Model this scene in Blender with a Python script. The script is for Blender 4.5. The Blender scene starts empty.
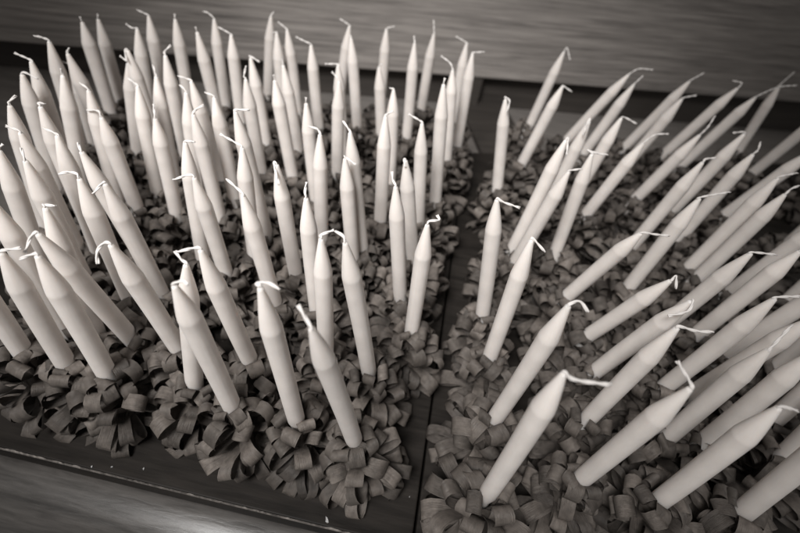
import bpy, bmesh, math, random
from mathutils import Vector, Matrix
from mathutils import noise as mnoise
random.seed(7)
scene=bpy.context.scene; COL=scene.collection
R=math.radians

# ------------------------------------------------------------------ survey of the photograph
# (tip of wax), (lower point on the axis), [wick points], base visible;  photo pixels, 800 x 533
DATA=[
((31,61),(56,128),[(14.5,53)],0),
((22,74),(48,160),[(26,73),(38,79)],0),
((49,41),(64,92),[(40,37),(34,36)],0),
((67.5,53.5),(80,82),[(69,48)],0),
((71,65),(93,145),[(63,62)],1),
((62.5,75),(78,160),[(62,73)],0),
((82,22),(112,116),[(81,19)],1),
((98,19),(122,103),[(97,16)],1),
((88.4,90),(108,164),[(80,83)],0),
((137,29),(147,100),[(132,28),(126,24)],0),
((148.5,16),(163,95),[(137,10)],0),
((127.5,50),(146,110),[(125,51),(127,62)],0),
((128,63),(139,155),[(120,56)],1),
((137.5,86),(156,180),[(127.5,78)],0),
((156,76),(170,150),[(153,65)],0),
((155,118),(176,215),[(153.5,104)],1),
((175,19),(187,90),[(175,17)],0),
((165,55),(181,130),[(164.5,52),(171,45)],0),
((197,32),(214,100),[(197,30)],0),
((214,19),(228,108),[(208,13),(203,11.5)],1),
((231,35),(239,105),[(218,27)],0),
((250.5,58),(266.5,146),[(250,56),(259.5,62)],1),
((245.5,79),(253,122),[(244,76),(246,66)],0),
((235,111),(266,236),[(249.5,110)],1),
((242,147),(251,220),[(238,144),(220,134)],0),
((242.5,194),(270,290),[(226.5,179)],0),
((186,92),(190,125),[(180,85)],0),
((193,114),(219,218),[(197,109),(204,105)],1),
((191,81),(215,165),[(178,76)],0),
((214,97),(236,204),[(205,92.5)],1),
((185,142),(200,237),[(195,142)],0),
((194,177),(226,276),[(188,175),(173,180)],1),
((200,249),(253,364),[(194,248),(177,252)],1),
((186,264),(195,384),[(181,259),(175,251)],1),
((174,285),(234,411),[(183,281),(188,285)],1),
((260,287),(296,419),[(257,284),(267,282.5),(280,289.5)],1),
((311,327.5),(357,450),[(298,305)],1),
((321,238),(325,358),[(321,235),(334,230)],1),
((345,242),(369,375),[(343,236),(335,231)],1),
((306,197.5),(312,255),[(305,192),(306.5,182)],0),
((276.5,164),(297,276),[(274,164),(279,185)],1),
((306,103),(311,150),[(303,103)],0),
((320,134),(323,240),[(317,129),(309,126.5)],0),
((350,132),(363,251),[(343,121)],1),
((345,158),(354,270),[(345,157),(356,165)],0),
((271,16),(268.5,100),[(274,12)],0),
((276.5,33),(280,80),[(272,33)],0),
((287,30),(296,107),[(278,22)],0),
((274.5,80),(294,182),[(275,77)],0),
((283,65),(299,155),[(280,64)],1),
((311,45),(320,132),[(304,41),(296,37)],1),
((349.5,26),(342,85),[(340,19)],0),
((351,38),(357,130),[(350,35)],1),
((338,65),(341,105),[(325,64)],0),
((339,81),(338,180),[(332,72)],0),
((386.5,29),(383,70),[(394.5,26.5)],0),
((379,67),(380.5,128),[(382,64)],1),
((393.5,90),(390,170),[(389.5,88)],0),
((385.5,116),(380,223),[(393.5,111)],1),
((414.6,43),(406,140),[(414,36)],1),
((434,34),(421,115),[(433.7,20)],0),
((422,123),(419,225),[(417,119),(408.5,114)],0),
((452.6,70),(446,164),[(450,63),(441,56)],1),
((443.6,84),(435,206),[(445,82)],1),
((466.7,43.6),(457,98),[(456,36.5)],0),
((472.6,53.5),(456,150),[(484.5,52)],1),
((405.5,160),(412,238),[(404,160),(405.5,167)],0),
((395.5,186),(400,296.6),[(393,180),(392,171.6)],1),
((427.5,224),(411,333),[(430,221),(439,220),(437,215)],1),
((505.5,99),(497,192),[(505,97),(509.5,101),(507,112)],1),
((564,52),(529,127),[(567,48),(570,60)],1),
((562.5,86.5),(520,166),[(572,92)],1),
((629,74.5),(588,118),[(639,69),(653,70)],0),
((634,84.5),(580,158),[(643,76)],0),
((589.5,121),(566,170),[(589,119),(583,135)],0),
((566,140),(511,251),[(568,139),(566.5,155)],1),
((569,171.5),(515,262),[(582,169)],0),
((532,239),(490,356),[(545,252)],1),
((592,154),(556,252),[(587,150),(598,153.5),(608,155)],1),
((621.5,118),(600,155),[(626,118),(636.5,124)],0),
((643.5,143),(584,218),[(655,135),(668.5,134)],1),
((497,199),(481.6,316),[(503,202),(520,208)],1),
((569,305),(494,418),[(580,301.5),(588,312)],1),
((564.5,372.5),(487,493),[(574,379.5),(611,385)],1),
((671,280.5),(584,338),[(676,276),(676,289)],1),
((641.5,233),(564,300),[(652,234),(669.5,236)],1),
((700,198),(628,288),[(730,192)],1),
((703,162),(645,230),[(706,159),(716,158)],0),
((700,135),(634,200),[(708,127),(715,116)],1),
((744.4,134),(695,185),[(743,132),(733,133)],0),
((756,97),(674,172),[(777.6,87.5),(797,85.5)],0),
((780,85),(730,163),[(794.5,72)],0),
((690,81),(624,147),[(704,73)],1),
((682,99),(642,146),[(687,97),(696.5,95.5)],0),
((738,88),(662,156),[(741.5,83),(732.5,80.7)],1),
((753.5,154),(684,234),[(758,150),(760.5,142)],1),
((832,108),(766,162),[(845,103)],1),
((778.5,177.5),(686,269),[(797.5,173)],1),
((815,150),(731,211),[(828,146)],0),
((785.5,194),(700,275),[(792,188.5),(799,186)],0),
((751.5,253),(680,312),[(776.5,255)],0),
((692,301),(596,372),[(688,311),(668,316)],1),
((678,327),(588,419.6),[(696,331),(713,332)],1),
((775.5,298),(660,388),[(801,296.5)],1),
((800.6,251),(705,328),[(812,246)],0),
((832,216),(737,288),[(845,216)],0),
((845,277),(747,338),[(858,277)],0),
((770,348.6),(670,436),[(792,325)],1),
((815,318),(750,359),[(826,317)],0),
((815,352),(723,425),[(830,350)],1),
((691,388),(580,480),[(690,382),(677,361)],1),
((780,407),(660,498),[(798,411)],1),
((865,415),(750,508),[(880,415)],1),
((9.6,105),(19,136),[(9,102),(16,95.6)],0),
((20,132),(46,185),[(6,126)],0),
((25,160),(53,215),[(21,148)],0),
((45,207),(90,315),[(44,205),(56,206)],0),
((-1,150),(30,240),[(3,144)],0),
((-6,203),(40,288),[(-12,200)],0),
((37,233),(132,339),[(31,237),(25,253)],1),
((37,255),(105.5,375),[(33,254),(20,259)],1),
((1,252),(65,370),[(21,248)],1),
((-59,234),(5,352),[(-70,236)],0),
((79,178),(122,279),[(77,174),(69,172),(59,174)],0),
((104.5,183),(162,296),[(99,187),(93,194)],1),
((81,151),(110,200),[(78,143)],0),
((110,244),(180,353),[(104,243),(97,252),(98,264)],1),
((101,117),(138.6,210),[(98,111),(87,110)],1),
((57,135),(86,215),[(43,128)],0),
((40,106),(50,130),[(38.5,103),(45,104)],0),
((900,345),(800,440),[(915,345)],0),
((880,165),(797,238),[(895,165)],0),
((885,215),(797,292),[(900,215)],0),
((890,268),(798,348),[(905,268)],0),
((890,315),(798,398),[(905,315)],0),
((900,115),(815,185),[(915,115)],0)
]
F=425.0; CX,CY=400.0,266.5; NAD=(326.0,705.0)
HC=0.25                    # camera height above the plane where candles leave their frills
ZF=0.056                   # that plane, above the tray top (z=0)
CAMZ=HC+ZF
g=Vector((NAD[0]-CX,NAD[1]-CY,F)).normalized()
up=-g; fw=Vector((0,0,1)); fw=(fw-fw.dot(up)*up).normalized(); rt=fw.cross(up)
WM=Matrix((rt,fw,up))      # camera (x right, y down, z forward) -> world
CAM=Vector((0,0,CAMZ))
def ray(p): return WM@Vector(((p[0]-CX)/F,(p[1]-CY)/F,1.0))
def on_z(p,z):
    r=ray(p); return CAM+r*((z-CAMZ)/r.z)
def on_vplane(p,P0,n):
    r=ray(p); return CAM+r*((P0-CAM).dot(n)/r.dot(n))

# ------------------------------------------------------------------ helpers
def link(o,parent=None):
    COL.objects.link(o)
    if parent: o.parent=parent
    return o
def obj(name,bm,mat,parent=None,smooth=True):
    me=bpy.data.meshes.new(name); bm.to_mesh(me); bm.free()
    for p in me.polygons: p.use_smooth=smooth
    me.materials.append(mat)
    return link(bpy.data.objects.new(name,me),parent)
def tag(o,label,cat,group=None):
    o['label']=label; o['category']=cat
    if group: o['group']=group
    return o
def mat(name):
    m=bpy.data.materials.new(name); m.use_nodes=True
    nt=m.node_tree; return m,nt,nt.nodes['Principled BSDF']
def N(nt,t,**k):
    n=nt.nodes.new(t)
    for a,v in k.items():
        if a.startswith('i_'): n.inputs[a[2:].replace('_',' ')].default_value=v
        else: setattr(n,a,v)
    return n
def ramp(nt,stops):
    n=nt.nodes.new('ShaderNodeValToRGB'); e=n.color_ramp.elements
    while len(e)<len(stops): e.new(.5)
    for el,(p,c) in zip(e,stops): el.position=p; el.color=(*c,1)
    return n
def sep(v,warm=1.0):       # warm grey of the toned print
    return (v,v*(1-.085*warm),v*(1-.15*warm))

# ------------------------------------------------------------------ materials
def wax_mat():
    m,nt,b=mat('candle_wax'); L=nt.links.new
    tc=N(nt,'ShaderNodeTexCoord'); oi=N(nt,'ShaderNodeObjectInfo')
    n1=N(nt,'ShaderNodeTexNoise'); n1.inputs['Scale'].default_value=60; n1.inputs['Detail'].default_value=4
    L(tc.outputs['Object'],n1.inputs['Vector'])
    r=ramp(nt,[(.3,sep(.64,.8)),(.7,sep(.73,.8))]); L(n1.outputs['Fac'],r.inputs['Fac'])
    mx=N(nt,'ShaderNodeMix',data_type='RGBA',blend_type='MULTIPLY'); mx.inputs['Factor'].default_value=1
    rr=ramp(nt,[(0,(.90,.90,.90)),(1,(1,1,1))]); L(oi.outputs['Random'],rr.inputs['Fac'])
    L(r.outputs['Color'],mx.inputs['A']); L(rr.outputs['Color'],mx.inputs['B'])
    L(mx.outputs['Result'],b.inputs['Base Color'])
    b.inputs['Subsurface Weight'].default_value=.7
    b.inputs['Subsurface Radius'].default_value=(1,.9,.8)
    b.inputs['Subsurface Scale'].default_value=.005
    b.inputs['Roughness'].default_value=.5
    b.inputs['Specular IOR Level'].default_value=.35
    mp=N(nt,'ShaderNodeMapping'); mp.inputs['Scale'].default_value=(1,1,.12); L(tc.outputs['Object'],mp.inputs['Vector'])
    n2=N(nt,'ShaderNodeTexNoise'); n2.inputs['Scale'].default_value=500; n2.inputs['Detail'].default_value=3
    L(mp.outputs['Vector'],n2.inputs['Vector'])
    bp=N(nt,'ShaderNodeBump'); bp.inputs['Strength'].default_value=.18; bp.inputs['Distance'].default_value=.0006
    L(n2.outputs['Fac'],bp.inputs['Height']); L(bp.outputs['Normal'],b.inputs['Normal'])
    return m
def wick_mat():
    m,nt,b=mat('wick_cotton'); b.inputs['Base Color'].default_value=(*sep(.6,.6),1)
    b.inputs['Roughness'].default_value=.7
    return m
def paper_mat():
    m,nt,b=mat('crepe_paper'); L=nt.links.new
    tc=N(nt,'ShaderNodeTexCoord'); ge=N(nt,'ShaderNodeNewGeometry'); uv=N(nt,'ShaderNodeUVMap')
    n1=N(nt,'ShaderNodeTexNoise'); n1.inputs['Scale'].default_value=220; n1.inputs['Detail'].default_value=5
    L(tc.outputs['Object'],n1.inputs['Vector'])
    r=ramp(nt,[(.3,sep(.092,1.6)),(.72,sep(.165,1.6))]); L(n1.outputs['Fac'],r.inputs['Fac'])
    rr=ramp(nt,[(0,(.6,.6,.6)),(1,(1.4,1.4,1.4))]); L(ge.outputs['Random Per Island'],rr.inputs['Fac'])
    mx=N(nt,'ShaderNodeMix',data_type='RGBA',blend_type='MULTIPLY'); mx.inputs['Factor'].default_value=1
    L(r.outputs['Color'],mx.inputs['A']); L(rr.outputs['Color'],mx.inputs['B']); L(mx.outputs['Result'],b.inputs['Base Color'])
    b.inputs['Roughness'].default_value=.48; b.inputs['Specular IOR Level'].default_value=.4
    mp=N(nt,'ShaderNodeMapping'); mp.inputs['Scale'].default_value=(3,34,1); L(uv.outputs['UV'],mp.inputs['Vector'])
    n2=N(nt,'ShaderNodeTexNoise'); n2.inputs['Scale'].default_value=1.0; n2.inputs['Detail'].default_value=4
    L(mp.outputs['Vector'],n2.inputs['Vector'])
    bp=N(nt,'ShaderNodeBump'); bp.inputs['Strength'].default_value=.8; bp.inputs['Distance'].default_value=.0012
    L(n2.outputs['Fac'],bp.inputs['Height']); L(bp.outputs['Normal'],b.inputs['Normal'])
    return m
def wood_mat(name,lo,hi,rough,scale=(1.0,22,22),warm=1.0,coat=0,streak=.5,grain=9,spec=.4,tight=.2):
    m,nt,b=mat(name); L=nt.links.new
    tc=N(nt,'ShaderNodeTexCoord'); mp=N(nt,'ShaderNodeMapping'); mp.inputs['Scale'].default_value=scale
    L(tc.outputs['Object'],mp.inputs['Vector'])
    w=N(nt,'ShaderNodeTexNoise'); w.inputs['Scale'].default_value=grain*.35; w.inputs['Detail'].default_value=3
    L(mp.outputs['Vector'],w.inputs['Vector'])
    n1=N(nt,'ShaderNodeTexNoise'); n1.inputs['Scale'].default_value=grain; n1.inputs['Detail'].default_value=8; n1.inputs['Roughness'].default_value=.62
    n1.inputs['Distortion'].default_value=.35
    L(mp.outputs['Vector'],n1.inputs['Vector'])
    ad=N(nt,'ShaderNodeMix',data_type='FLOAT'); ad.inputs['Factor'].default_value=streak
    L(n1.outputs['Fac'],ad.inputs['A']); L(w.outputs['Fac'],ad.inputs['B'])
    mid=tuple((a+c)/2 for a,c in zip(sep(lo,warm),sep(hi,warm)))
    r=ramp(nt,[(.5-tight,sep(lo,warm)),(.5,mid),(.5+tight,sep(hi,warm))]); L(ad.outputs['Result'],r.inputs['Fac'])
    L(r.outputs['Color'],b.inputs['Base Color'])
    rr=N(nt,'ShaderNodeMapRange'); rr.inputs['To Min'].default_value=rough-.08; rr.inputs['To Max'].default_value=rough+.14
    L(n1.outputs['Fac'],rr.inputs['Value']); L(rr.outputs['Result'],b.inputs['Roughness'])
    b.inputs['Specular IOR Level'].default_value=spec
    b.inputs['Coat Weight'].default_value=coat; b.inputs['Coat Roughness'].default_value=.22
    bp=N(nt,'ShaderNodeBump'); bp.inputs['Strength'].default_value=.25; bp.inputs['Distance'].default_value=.001
    L(n1.outputs['Fac'],bp.inputs['Height']); L(bp.outputs['Normal'],b.inputs['Normal'])
    return m
WAX=wax_mat(); WICK=wick_mat(); PAPER=paper_mat()
BOARD=wood_mat('oak_board',.13,.44,.5,scale=(1.5,14,38),coat=.0,streak=.15,grain=6,tight=.22)
SHELF=wood_mat('varnished_shelf',.16,.30,.40,scale=(2.2,20,20),coat=.0,grain=8)
TRAY=wood_mat('dark_tray_wood',.006,.036,.55,scale=(3,26,26),warm=1.7,grain=8,spec=.15)
RAIL=wood_mat('varnished_rail',.03,.13,.30,scale=(7,60,60),coat=.16,grain=5,spec=.5)
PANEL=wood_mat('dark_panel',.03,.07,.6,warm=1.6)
EDGE=wood_mat('worn_edge',.008,.34,.6,scale=(90,40,40),warm=1.2,grain=3,streak=.3)

# ------------------------------------------------------------------ setting
TANG=R(-3.6)                               # trays are turned a little against the camera
ex=Vector((math.cos(TANG),math.sin(TANG),0)); ey=Vector((-math.sin(TANG),math.cos(TANG),0))
TM=Matrix(((ex.x,ey.x,0),(ex.y,ey.y,0),(0,0,1)))
def tray_xy(p): return (p.dot(ex),p.dot(ey))
FA=on_z((0,450),0); FB=on_z((180,492),0)
front_v=(tray_xy(FA)[1]+tray_xy(FB)[1])/2
GP=on_z((437,366),0); gap_u=tray_xy(GP)[0]
TH=0.020                                   # tray thickness
SA=on_z((0,66),-TH); SB=on_z((800,132.4),-TH)   # where the shelf meets the dark panel behind
bdir=(SB-SA); bdir.z=0; bdir.normalize(); bn=Vector((bdir.y,-bdir.x,0))   # towards the viewer
def box(bm,x0,x1,y0,y1,z0,z1,M=None,bevel=0,seg=2):
    r=bmesh.ops.create_cube(bm,size=1)
    vs=r['verts']
    for v in vs:
        v.co=Vector((x0+(v.co.x+.5)*(x1-x0),y0+(v.co.y+.5)*(y1-y0),z0+(v.co.z+.5)*(z1-z0)))
    if bevel:
        es=list({e for v in vs for e in v.link_edges})
        bmesh.ops.bevel(bm,geom=es,offset=bevel,segments=seg,affect='EDGES',profile=.5)
def place(o,origin,ang):
    o.location=origin; o.rotation_euler=(0,0,ang); return o
def auto_smooth(o):
    for p in o.data.polygons: p.use_smooth=False

# shelf: flat boards the trays lie on; in front of it a rounded rail, profile extruded along the trays
bm=bmesh.new(); box(bm,-2.2,2.4,front_v+.03,front_v+1.6,-TH-.03,-TH)
shelf=obj('shelf',bm,SHELF,smooth=False); shelf.rotation_euler=(0,0,TANG); shelf['kind']='structure'
bm=bmesh.new(); RAD=.036; yF=front_v-.003
prof=[(front_v+.0295,-TH-.0005),(yF+.002,-TH-.0005),(yF,-TH-.0005)]
for k in range(1,19):
    a=R(10)+R(105)*k/18
    prof.append((yF-RAD*1.25*(math.sin(a)-math.sin(R(10))),-TH-.0005-RAD*(math.cos(R(10))-math.cos(a))))
prof+=[(yF-.03,-TH-.09),(front_v+.0295,-TH-.09)]
NX=120; cols=[]
for i in range(NX+1):
    x=-1.4+2.8*i/NX
    cols.append([bm.verts.new((x,y+.0005*mnoise.noise(Vector((x*9,y*60,z*60))),z+(.0005*mnoise.noise(Vector((x*7,y*40,3))) if 2<j<18 else 0))) for j,(y,z) in enumerate(prof)])
for i in range(NX):
    for j in range(len(prof)):
        j2=(j+1)%len(prof)
        bm.faces.new((cols[i][j],cols[i][j2],cols[i+1][j2],cols[i+1][j]))
bm.faces.new(cols[0]); bm.faces.new(cols[-1][::-1])
bmesh.ops.recalc_face_normals(bm,faces=bm.faces)
rail=obj('front_rail',bm,RAIL); rail.rotation_euler=(0,0,TANG); rail['kind']='structure'
# dark panel behind, board overhanging it
PO=SA.copy(); PO.z=-TH
bang=math.atan2(bdir.y,bdir.x)
OVER=.030
bP=PO+bn*OVER
zA=on_vplane((0,42),bP,bn); zB=on_vplane((800,103),bP,bn)
bm=bmesh.new(); box(bm,-1.2,3.0,0,.02,.0005,.30)
panel=place(obj('back_panel',bm,PANEL,smooth=False),PO,bang); panel['kind']='structure'
bm=bmesh.new(); box(bm,-1.2,3.0,-OVER,-.002,0,.34,bevel=.003)
board=place(obj('back_board',bm,BOARD,smooth=False),Vector((PO.x,PO.y,(zA.z+zB.z)/2)),bang)
board['kind']='structure'
board.rotation_euler=(0,-math.atan2(zB.z-zA.z,(zB-zA).length),bang)
L0=(zB-zA).length
board.location=Vector((PO.x,PO.y,zA.z))-bdir*0
# upright under the board, on the line between the trays
U0=on_z((488,148),-TH); un=(U0-PO).dot(bdir)
bm=bmesh.new(); box(bm,un-.012,un+.010,-OVER+.004,-.0005,.0008,.2,bevel=.002)
post=place(obj('upright_batten',bm,PANEL,smooth=False),PO,bang); post['kind']='structure'

# trays
UB0,VB0,UB1,VB1=-.53,.402,.65,.800
def back_v_at(u): return VB0+(u-UB0)/(UB1-UB0)*(VB1-VB0)
def make_tray(x0,x1,label):
    t=bpy.data.objects.new('candle_tray',None); link(t); t.rotation_euler=(0,0,TANG)
    bm=bmesh.new()
    f=front_v+.0012
    pts=[(x0,f),(x1,f),(x1,back_v_at(x1)),(x0,max(back_v_at(x0),f+.05))]
    lo=[bm.verts.new((x,y,-TH+.0004)) for x,y in pts]; hi=[bm.verts.new((x,y,0)) for x,y in pts]
    bm.faces.new(hi); bm.faces.new(lo[::-1])
    for i in range(4): bm.faces.new((lo[i],lo[(i+1)%4],hi[(i+1)%4],hi[i]))
    bmesh.ops.recalc_face_normals(bm,faces=bm.faces)
    bmesh.ops.bevel(bm,geom=bm.edges[:],offset=.001,segments=2,affect='EDGES',profile=.5)
    obj('tray_board',bm,TRAY,t,smooth=False)
    bm=bmesh.new(); n=420; prev=None
    for i in range(n+1):
        x=x0+.002+(x1-x0-.004)*i/n
        w=-.0009+.0011*max(0,mnoise.noise(Vector((x*22,1.3,0)))-.2)+.0008*max(0,mnoise.noise(Vector((x*230,4.3,0))))
        r=[bm.verts.new((x,front_v+.0004,-.0020)),bm.verts.new((x,front_v+.0003,-.0006)),bm.verts.new((x,front_v+.0009,.0003)),
           bm.verts.new((x,front_v+.0016+w,.0003)),bm.verts.new((x,front_v+.0018+w,-.0006))]
        if prev:
            for a in range(4): bm.faces.new((prev[a],r[a],r[a+1],prev[a+1]))
        prev=r
    obj('worn_edge',bm,EDGE,t)
    return tag(t,label,'tray')
make_tray(-.39,gap_u-.0008,'dark wooden tray with worn front edge under the left block of candles')
DA,DB=on_z((481,160),-TH),on_z((531,160),-TH)  # added dark block, stands in for tray and frill shade behind the gap
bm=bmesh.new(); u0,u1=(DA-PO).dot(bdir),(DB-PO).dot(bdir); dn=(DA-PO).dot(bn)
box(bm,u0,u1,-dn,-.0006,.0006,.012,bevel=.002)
tag(place(obj('shade_block',bm,PANEL,smooth=False),PO,bang),'dark flat block added for the shade behind the gap between the trays','block')
make_tray(gap_u+.0008,1.1,'dark wooden tray right of the gap under the right block of candles')

# ------------------------------------------------------------------ candle parts
def lathe(prof,seg,wob=0,seed=0):
    bm=bmesh.new(); rings=[]
    for r,z in prof:
        rings.append([bm.verts.new(((r*(1+wob*mnoise.noise(Vector((math.cos(2*math.pi*k/seg)*1.5,math.sin(2*math.pi*k/seg)*1.5,z*30+seed*7.1)))))*math.cos(2*math.pi*k/seg),
                                    (r*(1+wob*mnoise.noise(Vector((math.cos(2*math.pi*k/seg)*1.5,math.sin(2*math.pi*k/seg)*1.5,z*30+seed*7.1+50)))))*math.sin(2*math.pi*k/seg),z)) for k in range(seg)])
    for a,b in zip(rings,rings[1:]):
        for k in range(seg): bm.faces.new((a[k],a[(k+1)%seg],b[(k+1)%seg],b[k]))
    bm.faces.new(rings[0][::-1]); bm.faces.new(rings[-1])
    return bm
def body_profile(L,rs,taper):
    r0=.0056
    p=[(r0*.985,0)]
    n=16
    for i in range(1,n+1): p.append((r0*(1-.012*(i/n)),(L-taper-.0016)*i/n))
    p+=[(r0*.992,L-taper-.0014),(r0*.988,L-taper-.0004),(r0*.975,L-taper+.0006),(r0*.95,L-taper+.0016)]
    for i in range(1,11):
        t=i/10
        r=r0*.95+(.00155-r0*.95)*(t**(1.0+rs))
        p.append((r,L-taper+.0016+(taper-.0032)*t))
    p+=[(.0014,L-.0008),(.0009,L-.0002),(.0004,L)]
    return p
BODY={}
def body_mesh(k):
    # one of eight castings, tip at z=0 so that any candle can be let down into its frill
    if k not in BODY:
        rnd=random.Random(k*13+5)
        Lb=.160; bm=lathe(body_profile(Lb,rnd.uniform(.06,.22),rnd.uniform(.0205,.0275)),36,.022,k)
        bx,by=rnd.uniform(-.0009,.0009),rnd.uniform(-.0009,.0009)
        seam=rnd.uniform(0,6.28)
        for v in bm.verts:
            a=math.atan2(v.co.y,v.co.x)
            d=(a-seam+math.pi)%(2*math.pi)-math.pi
            if k%2==0 and abs(d)<.12 and v.co.z<Lb-.024: v.co.xy*=1.03
            s=v.co.z/Lb
            v.co.x+=bx*4*s*(1-s); v.co.y+=by*4*s*(1-s)
            if v.co.z<.036: v.co.xy*=.74          # the foot, pressed into the paper sleeve
            v.co.z-=Lb
        me=bpy.data.meshes.new('taper'); bm.to_mesh(me); bm.free()
        for p in me.polygons: p.use_smooth=True
        me.materials.append(WAX); BODY[k]=me
    return BODY[k]
FR={}
def frill_mesh(k):
    """a fringe of paper loops wound round the foot of the candle in tiers"""
    if k in FR: return FR[k]
    rnd=random.Random(k*31+2)
    bm=bmesh.new(); uvl=bm.loops.layers.uv.new('UVMap')
    def strip(pts,wid):
        rows=[]
        for (c,s) in zip(pts,wid): rows.append((bm.verts.new(c-s),bm.verts.new(c),bm.verts.new(c+s)))
        n=len(rows)-1; vo=rnd.uniform(0,9); uo=rnd.uniform(0,9)
        for i in range(n):
            for j in (0,1):
                f=bm.faces.new((rows[i][j],rows[i][j+1],rows[i+1][j+1],rows[i+1][j])); f.smooth=True
                for lp,(a,b) in zip(f.loops,((i,j),(i,j+1),(i+1,j+1),(i+1,j))):
                    lp[uvl].uv=(uo+a/n*1.0,vo+b*.5)
    # paper sleeve
    for tier in range(7):
        z0=.004+.0078*tier-(.0005 if tier==6 else 0)
        nl=(6,7,7,6,6,5,5)[tier]
        ph=rnd.uniform(0,6.28)
        for i in range(nl):
            az=ph+2*math.pi*i/nl+rnd.uniform(-.22,.22)
            el=R((-18,-4,10,24,40,58,74)[tier]+rnd.uniform(-18,18))
            Ln=(.0245,.0275,.0275,.0255,.0215,.0165,.0115)[tier]*rnd.uniform(.78,1.16)
            hh=rnd.uniform(.0046,.0080)*(.62 if tier==6 else 1)
            w=rnd.uniform(.0040,.0057)
            tw=R(rnd.uniform(-45,45)); skew=rnd.uniform(-.008,.008); roll=rnd.uniform(-.35,.35)
            prof=[(0,-.0006),(.30,-.55),(.60,-.92),(.82,-.86),(.95,-.5),(1,0),(.96,.52),(.83,.92),(.62,1.0),(.38,.74),(.17,.36),(0,.12)]
            er=Vector((math.cos(az),math.sin(az),0)); et=Vector((-math.sin(az),math.cos(az),0)); ez=Vector((0,0,1))
            ro=er*math.cos(el)+ez*math.sin(el); no=-er*math.sin(el)+ez*math.cos(el)
            # twist about the loop's own axis
            sd=et*math.cos(tw)+no*math.sin(tw); nn=no*math.cos(tw)-et*math.sin(tw)
            root=er*(.0070 if tier<6 else .0082)+ez*z0
            pts=[];wid=[]
            n=len(prof); fl=rnd.uniform(.72,1.25)
            for q,(x,y) in enumerate(prof):
                t=q/(n-1)
                c=root+ro*(x*Ln)+nn*(y*hh*fl)+sd*(skew*(t-.5)+roll*.004*math.sin(math.pi*t))
                jig=mnoise.noise(Vector((az*3,tier*2.1+k,q*.9)))*.0007
                c=c+no*jig
                a=roll*(t-.5)*1.6
                s=(sd*math.cos(a)+ro*math.sin(a))*w*(1-.18*math.cos(2*math.pi*t)*.6)
                pts.append(c); wid.append(s)
            strip(pts,wid)
    # sleeve that hugs the wax, cut into a few tabs at the top
    seg=16; rows=[]
    for z,rr in ((0,.0082),(.016,.0082),(.036,.0080),(.0445,.0074),(.050,.0066)):
        rows.append([bm.verts.new((rr*math.cos(2*math.pi*a/seg),rr*math.sin(2*math.pi*a/seg),z+(.0025*mnoise.noise(Vector((a*.9,k,0))) if z>.049 else 0))) for a in range(seg)])
    for r0,r1 in zip(rows,rows[1:]):
        for a in range(seg):
            f=bm.faces.new((r0[a],r0[(a+1)%seg],r1[(a+1)%seg],r1[a])); f.smooth=True
    me=bpy.data.meshes.new('paper_frill'); bm.to_mesh(me); bm.free(); me.materials.append(PAPER)
    FR[k]=me; return me
def catmull(P,n=6):
    P=[P[0]*2-P[1]]+P+[P[-1]*2-P[-2]]; out=[]
    for i in range(1,len(P)-2):
        for k in range(n):
            t=k/n; a,b,c,d=P[i-1:i+3]
            out.append(.5*((2*b)+(c-a)*t+(2*a-5*b+4*c-d)*t*t+(3*b-a-3*c+d)*t**3))
    out.append(P[-2]); return out
def wick_bm(path,rnd):
    bm=bmesh.new()
    P=catmull(path,7)
    # cumulative length
    s=[0]
    for a,b in zip(P,P[1:]): s.append(s[-1]+(b-a).length)
    fr=[]; ref=Vector((.3,.5,.8)).normalized()
    for i in range(len(P)):
        t=(P[min(i+1,len(P)-1)]-P[max(i-1,0)]).normalized()
        ref=(ref-ref.dot(t)*t).normalized(); fr.append((t,ref.copy(),t.cross(ref)))
    ph=rnd.uniform(0,6.28); seg=7
    for st in (0,1):
        prev=None
        for i,p in enumerate(P):
            t,u,v=fr[i]; an=ph+st*math.pi+s[i]/.0068*2*math.pi*.5
            q=s[i]/max(s[-1],1e-6)
            off=.00034*(1+.9*max(0,q-.8)*5*.5); rad=.00054*(1-.12*q+.12*mnoise.noise(Vector((s[i]*900,ph,st))))
            c=p+(u*math.cos(an)+v*math.sin(an))*off
            ring=[bm.verts.new(c+(u*math.cos(2*math.pi*k/seg)+v*math.sin(2*math.pi*k/seg))*rad) for k in range(seg)]
            if prev:
                for k in range(seg): bm.faces.new((prev[k],prev[(k+1)%seg],ring[(k+1)%seg],ring[k]))
            else: bm.faces.new(ring[::-1])
            prev=ring
        bm.faces.new(prev)
    return bm

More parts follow.
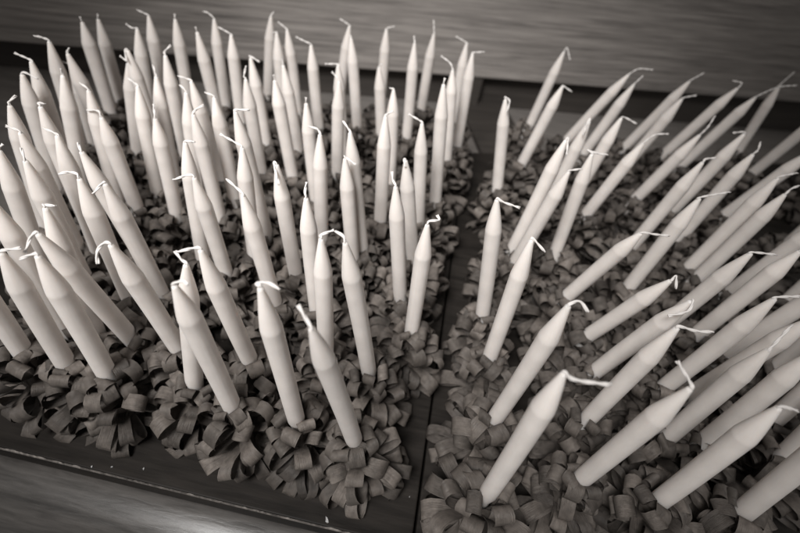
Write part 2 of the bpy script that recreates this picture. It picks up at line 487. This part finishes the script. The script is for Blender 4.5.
# ------------------------------------------------------------------ candles: solve each from the survey
def closest_height(base,tip):
    X=on_z(base,ZF); t=ray(tip)
    # X + s*z = CAM + k*t
    A=X-CAM; a=Vector((t.x,t.y)); k=(A.x*a.x+A.y*a.y)/a.length_squared
    return CAM.z+k*t.z-ZF
CAND=[]
for tip,low,wk,vis in DATA:
    if not 0<tip[0]<800: vis=0
    hs=closest_height(low,tip) if vis else None
    CAND.append([tip,low,wk,vis,hs])
HM=sorted(c[4] for c in CAND if c[4])[len([c for c in CAND if c[4]])//2]
SOL=[]
for i,(tip,low,wk,vis,hs) in enumerate(CAND):
    rnd=random.Random(900+i)
    h=HM*min(1.28,max(.82,hs/HM)) if vis else HM*rnd.uniform(.97,1.03)
    r1,r2=ray(tip),ray(low)
    T=CAM+r1*((ZF+h-CAMZ)/r1.z)
    n=r1.cross(r2).normalized(); z=Vector((0,0,1)); dr=(z-z.dot(n)*n).normalized()
    foot=T-dr*((T.z-.0006)/dr.z)
    u,v=tray_xy(foot)
    if u<gap_u and u<-.11 and v<front_v+.037:      # the left end stands a little farther back from the edge
        foot=foot+ey*(front_v+.037-v); dr=(T-foot).normalized()
    SOL.append(dict(i=i,tip=tip,T=T,dr=dr,foot=foot,wk=wk,vis=vis,uv=tray_xy(foot)))
for c in SOL: c['side']='left' if c['uv'][0]<gap_u else 'right'
# rows, counted from the front of each tray; place in the row, counted from the gap
ORD=['zeroth','first','second','third','fourth','fifth','sixth','seventh','eighth','ninth','tenth','eleventh','twelfth','thirteenth','fourteenth','fifteenth','sixteenth','seventeenth','eighteenth']
for side in ('left','right'):
    cs=sorted((c for c in SOL if c['side']==side),key=lambda c:c['uv'][1])
    v0=cs[0]['uv'][1]-.003; rows={}
    for c in cs: rows.setdefault(int((c['uv'][1]-v0)/.042),[]).append(c)
    for rn,k in enumerate(sorted(rows),1):
        for q,c in enumerate(sorted(rows[k],key=lambda c:abs(c['uv'][0]-gap_u)),1): c['row']=rn; c['pos']=q
def wick_words(c):
    tx,ty=c['tip']; e=c['wk'][-1]; dx,dy=e[0]-tx,e[1]-ty; l=math.hypot(dx,dy)
    peak=min(p[1] for p in c['wk'])
    if l<5: return 'stubby wick'
    sd='left' if dx<0 else 'right'
    if abs(dx)<4: return 'short upright wick' if dy<0 else 'wick folded down its front'
    if dy-(-0)>6 : return 'wick drooping '+sd
    if len(c['wk'])>1 and e[1]-peak>5: return 'wick hooked '+sd
    if dy<-8: return 'wick slanting up '+sd
    return 'wick bent flat '+sd
def size_words(c):
    d=(c['T']-CAM).length
    return 'large white candle' if d<.21 else ('white candle' if d<.36 else 'distant blurred candle')
camR=Matrix((WM@Vector((1,0,0)),WM@Vector((0,-1,0)),WM@Vector((0,0,-1)))).transposed()
for c in SOL:
    rnd=random.Random(50+c['i'])
    dmin=min((c['foot']-o['foot']).length for o in SOL if o is not c)
    off='cut off by %s picture edge'%('left' if c['tip'][0]<400 else 'right') if not 0<c['tip'][0]<800 else None
    if off: lab='candle %s, %s from gap, %s row of %s tray'%(off,ORD[c['pos']],ORD[c['row']],c['side'])
    else: lab='%s, %s, %s from gap, %s row of %s tray'%(size_words(c),wick_words(c),ORD[c['pos']],ORD[c['row']],c['side'])
    root=bpy.data.objects.new('candle',None); link(root); root.empty_display_size=.01
    rot=Vector((0,0,1)).rotation_difference(c['dr']).to_matrix().to_4x4()
    M=Matrix.Translation(c['foot'])@rot
    root.location=c['foot']; root.rotation_mode='QUATERNION'; root.rotation_quaternion=rot.to_quaternion()
    tag(root,lab,'candle','white candles standing in paper frills on the two trays')
    L=(c['T']-c['foot']).length
    b=link(bpy.data.objects.new('taper',body_mesh((c['i']*5)%14)),root)
    b.location=(0,0,L); b.rotation_euler=(0,0,rnd.uniform(0,6.28)); b.scale=(1,1,1)
    # the castings are longer than needed: shorten so that the foot stays on the tray
    b.scale.z=min(1,(L-.0005)/.160)
    dd=(c['T']-CAM).length; kr=min(1.13,max(.91,.91+.22*(dd-.17)/.4))*rnd.uniform(.98,1.02)   # thicker and thinner castings
    b.scale.x=b.scale.y=kr
    f=link(bpy.data.objects.new('paper_frill',frill_mesh((c['i']*7)%16)),root)
    s=min(1.10,max(.84,dmin/.050))
    if c['uv'][0]<-.11 and c['uv'][1]<front_v+.055: s=min(s,.86)      # tighter frills at the left end
    f.scale=(s*rnd.uniform(.97,1.05),s*rnd.uniform(.97,1.05),rnd.uniform(.96,1.06)); f.rotation_euler=(0,0,rnd.uniform(0,6.28))
    # wick
    dep=(WM.transposed()@(c['T']-CAM)).z
    pw=[c['T']-c['dr']*.0022,c['T']+c['dr']*.0006]
    tot=0
    for p in c['wk']:
        q=CAM+ray(p)*(dep)
        pw.append(q+ (c['dr']*0))
    if (pw[-1]-pw[1]).length<.003: pw[-1]=pw[1]+c['dr']*.004+Vector((rnd.uniform(-.001,.001),rnd.uniform(-.001,.001),0))
    Mi=M.inverted(); path=[Mi@p for p in pw]
    obj('wick',wick_bm(path,rnd),WICK,root)

# wax crumbs on the left tray's bare front strip
def crumb(p,size,label,seed):
    rnd=random.Random(seed); bm=bmesh.new(); n=7
    pts=[(math.cos(2*math.pi*k/n)*size*rnd.uniform(.45,1.2),math.sin(2*math.pi*k/n)*size*rnd.uniform(.3,.7)) for k in range(n)]
    lo=[bm.verts.new((x,y,.0001)) for x,y in pts]; hi=[bm.verts.new((x*.8,y*.8,.0006)) for x,y in pts]
    bm.faces.new(hi); bm.faces.new(lo[::-1])
    for k in range(n): bm.faces.new((lo[k],lo[(k+1)%n],hi[(k+1)%n],hi[k]))
    o=obj('wax_crumb',bm,WAX,smooth=False); o.location=on_z(p,0)+Vector((0,0,.0003)); o.rotation_euler=(0,0,rnd.uniform(0,3))
    tag(o,label,'wax crumb','wax crumbs fallen on the left tray')
crumb((409.5,497),.0007,'tiny round white wax speck beside the gap between the trays',1)
crumb((327,520),.0022,'curled pale wax crumb on tray edge below the frontmost frill',2)
crumb((92,467),.0011,'leftmost pale wax crumb on the bare front strip of left tray',3)
crumb((112.5,467),.0009,'pale wax crumb, middle of three on the bare front strip',4)
crumb((144,469),.0010,'pale wax crumb, rightmost of three on the bare front strip',5)

# ------------------------------------------------------------------ camera
cam=bpy.data.cameras.new('camera'); co=bpy.data.objects.new('camera',cam); link(co)
cam.sensor_fit='HORIZONTAL'; cam.sensor_width=36; cam.lens=F/800*36; cam.clip_start=.01; cam.clip_end=50
co.matrix_world=Matrix.Translation(CAM)@camR.to_4x4()
cam.dof.use_dof=True; cam.dof.focus_distance=.238; cam.dof.aperture_fstop=5.6; cam.dof.aperture_blades=7
scene.camera=co

# ------------------------------------------------------------------ light
sp=bpy.data.lights.new('key_spot','SPOT'); so=bpy.data.objects.new('key_spot',sp); link(so)  # key lamp out of view; its soft cone stands in for lens vignette
so.location=(-.24,-.24,.85); tgt=Vector((-.035,.40,.08))
so.rotation_euler=(tgt-so.location).to_track_quat('-Z','Y').to_euler()
sp.energy=76; sp.spot_size=R(53); sp.spot_blend=1.0; sp.shadow_soft_size=.18; sp.color=(1,.985,.97)
w=bpy.data.worlds.new('World'); scene.world=w; w.use_nodes=True
bg=w.node_tree.nodes['Background']; bg.inputs['Color'].default_value=(1,.97,.94,1); bg.inputs['Strength'].default_value=.19
vs=scene.view_settings; vs.view_transform='Standard'; vs.look='None'; vs.exposure=0; vs.gamma=1
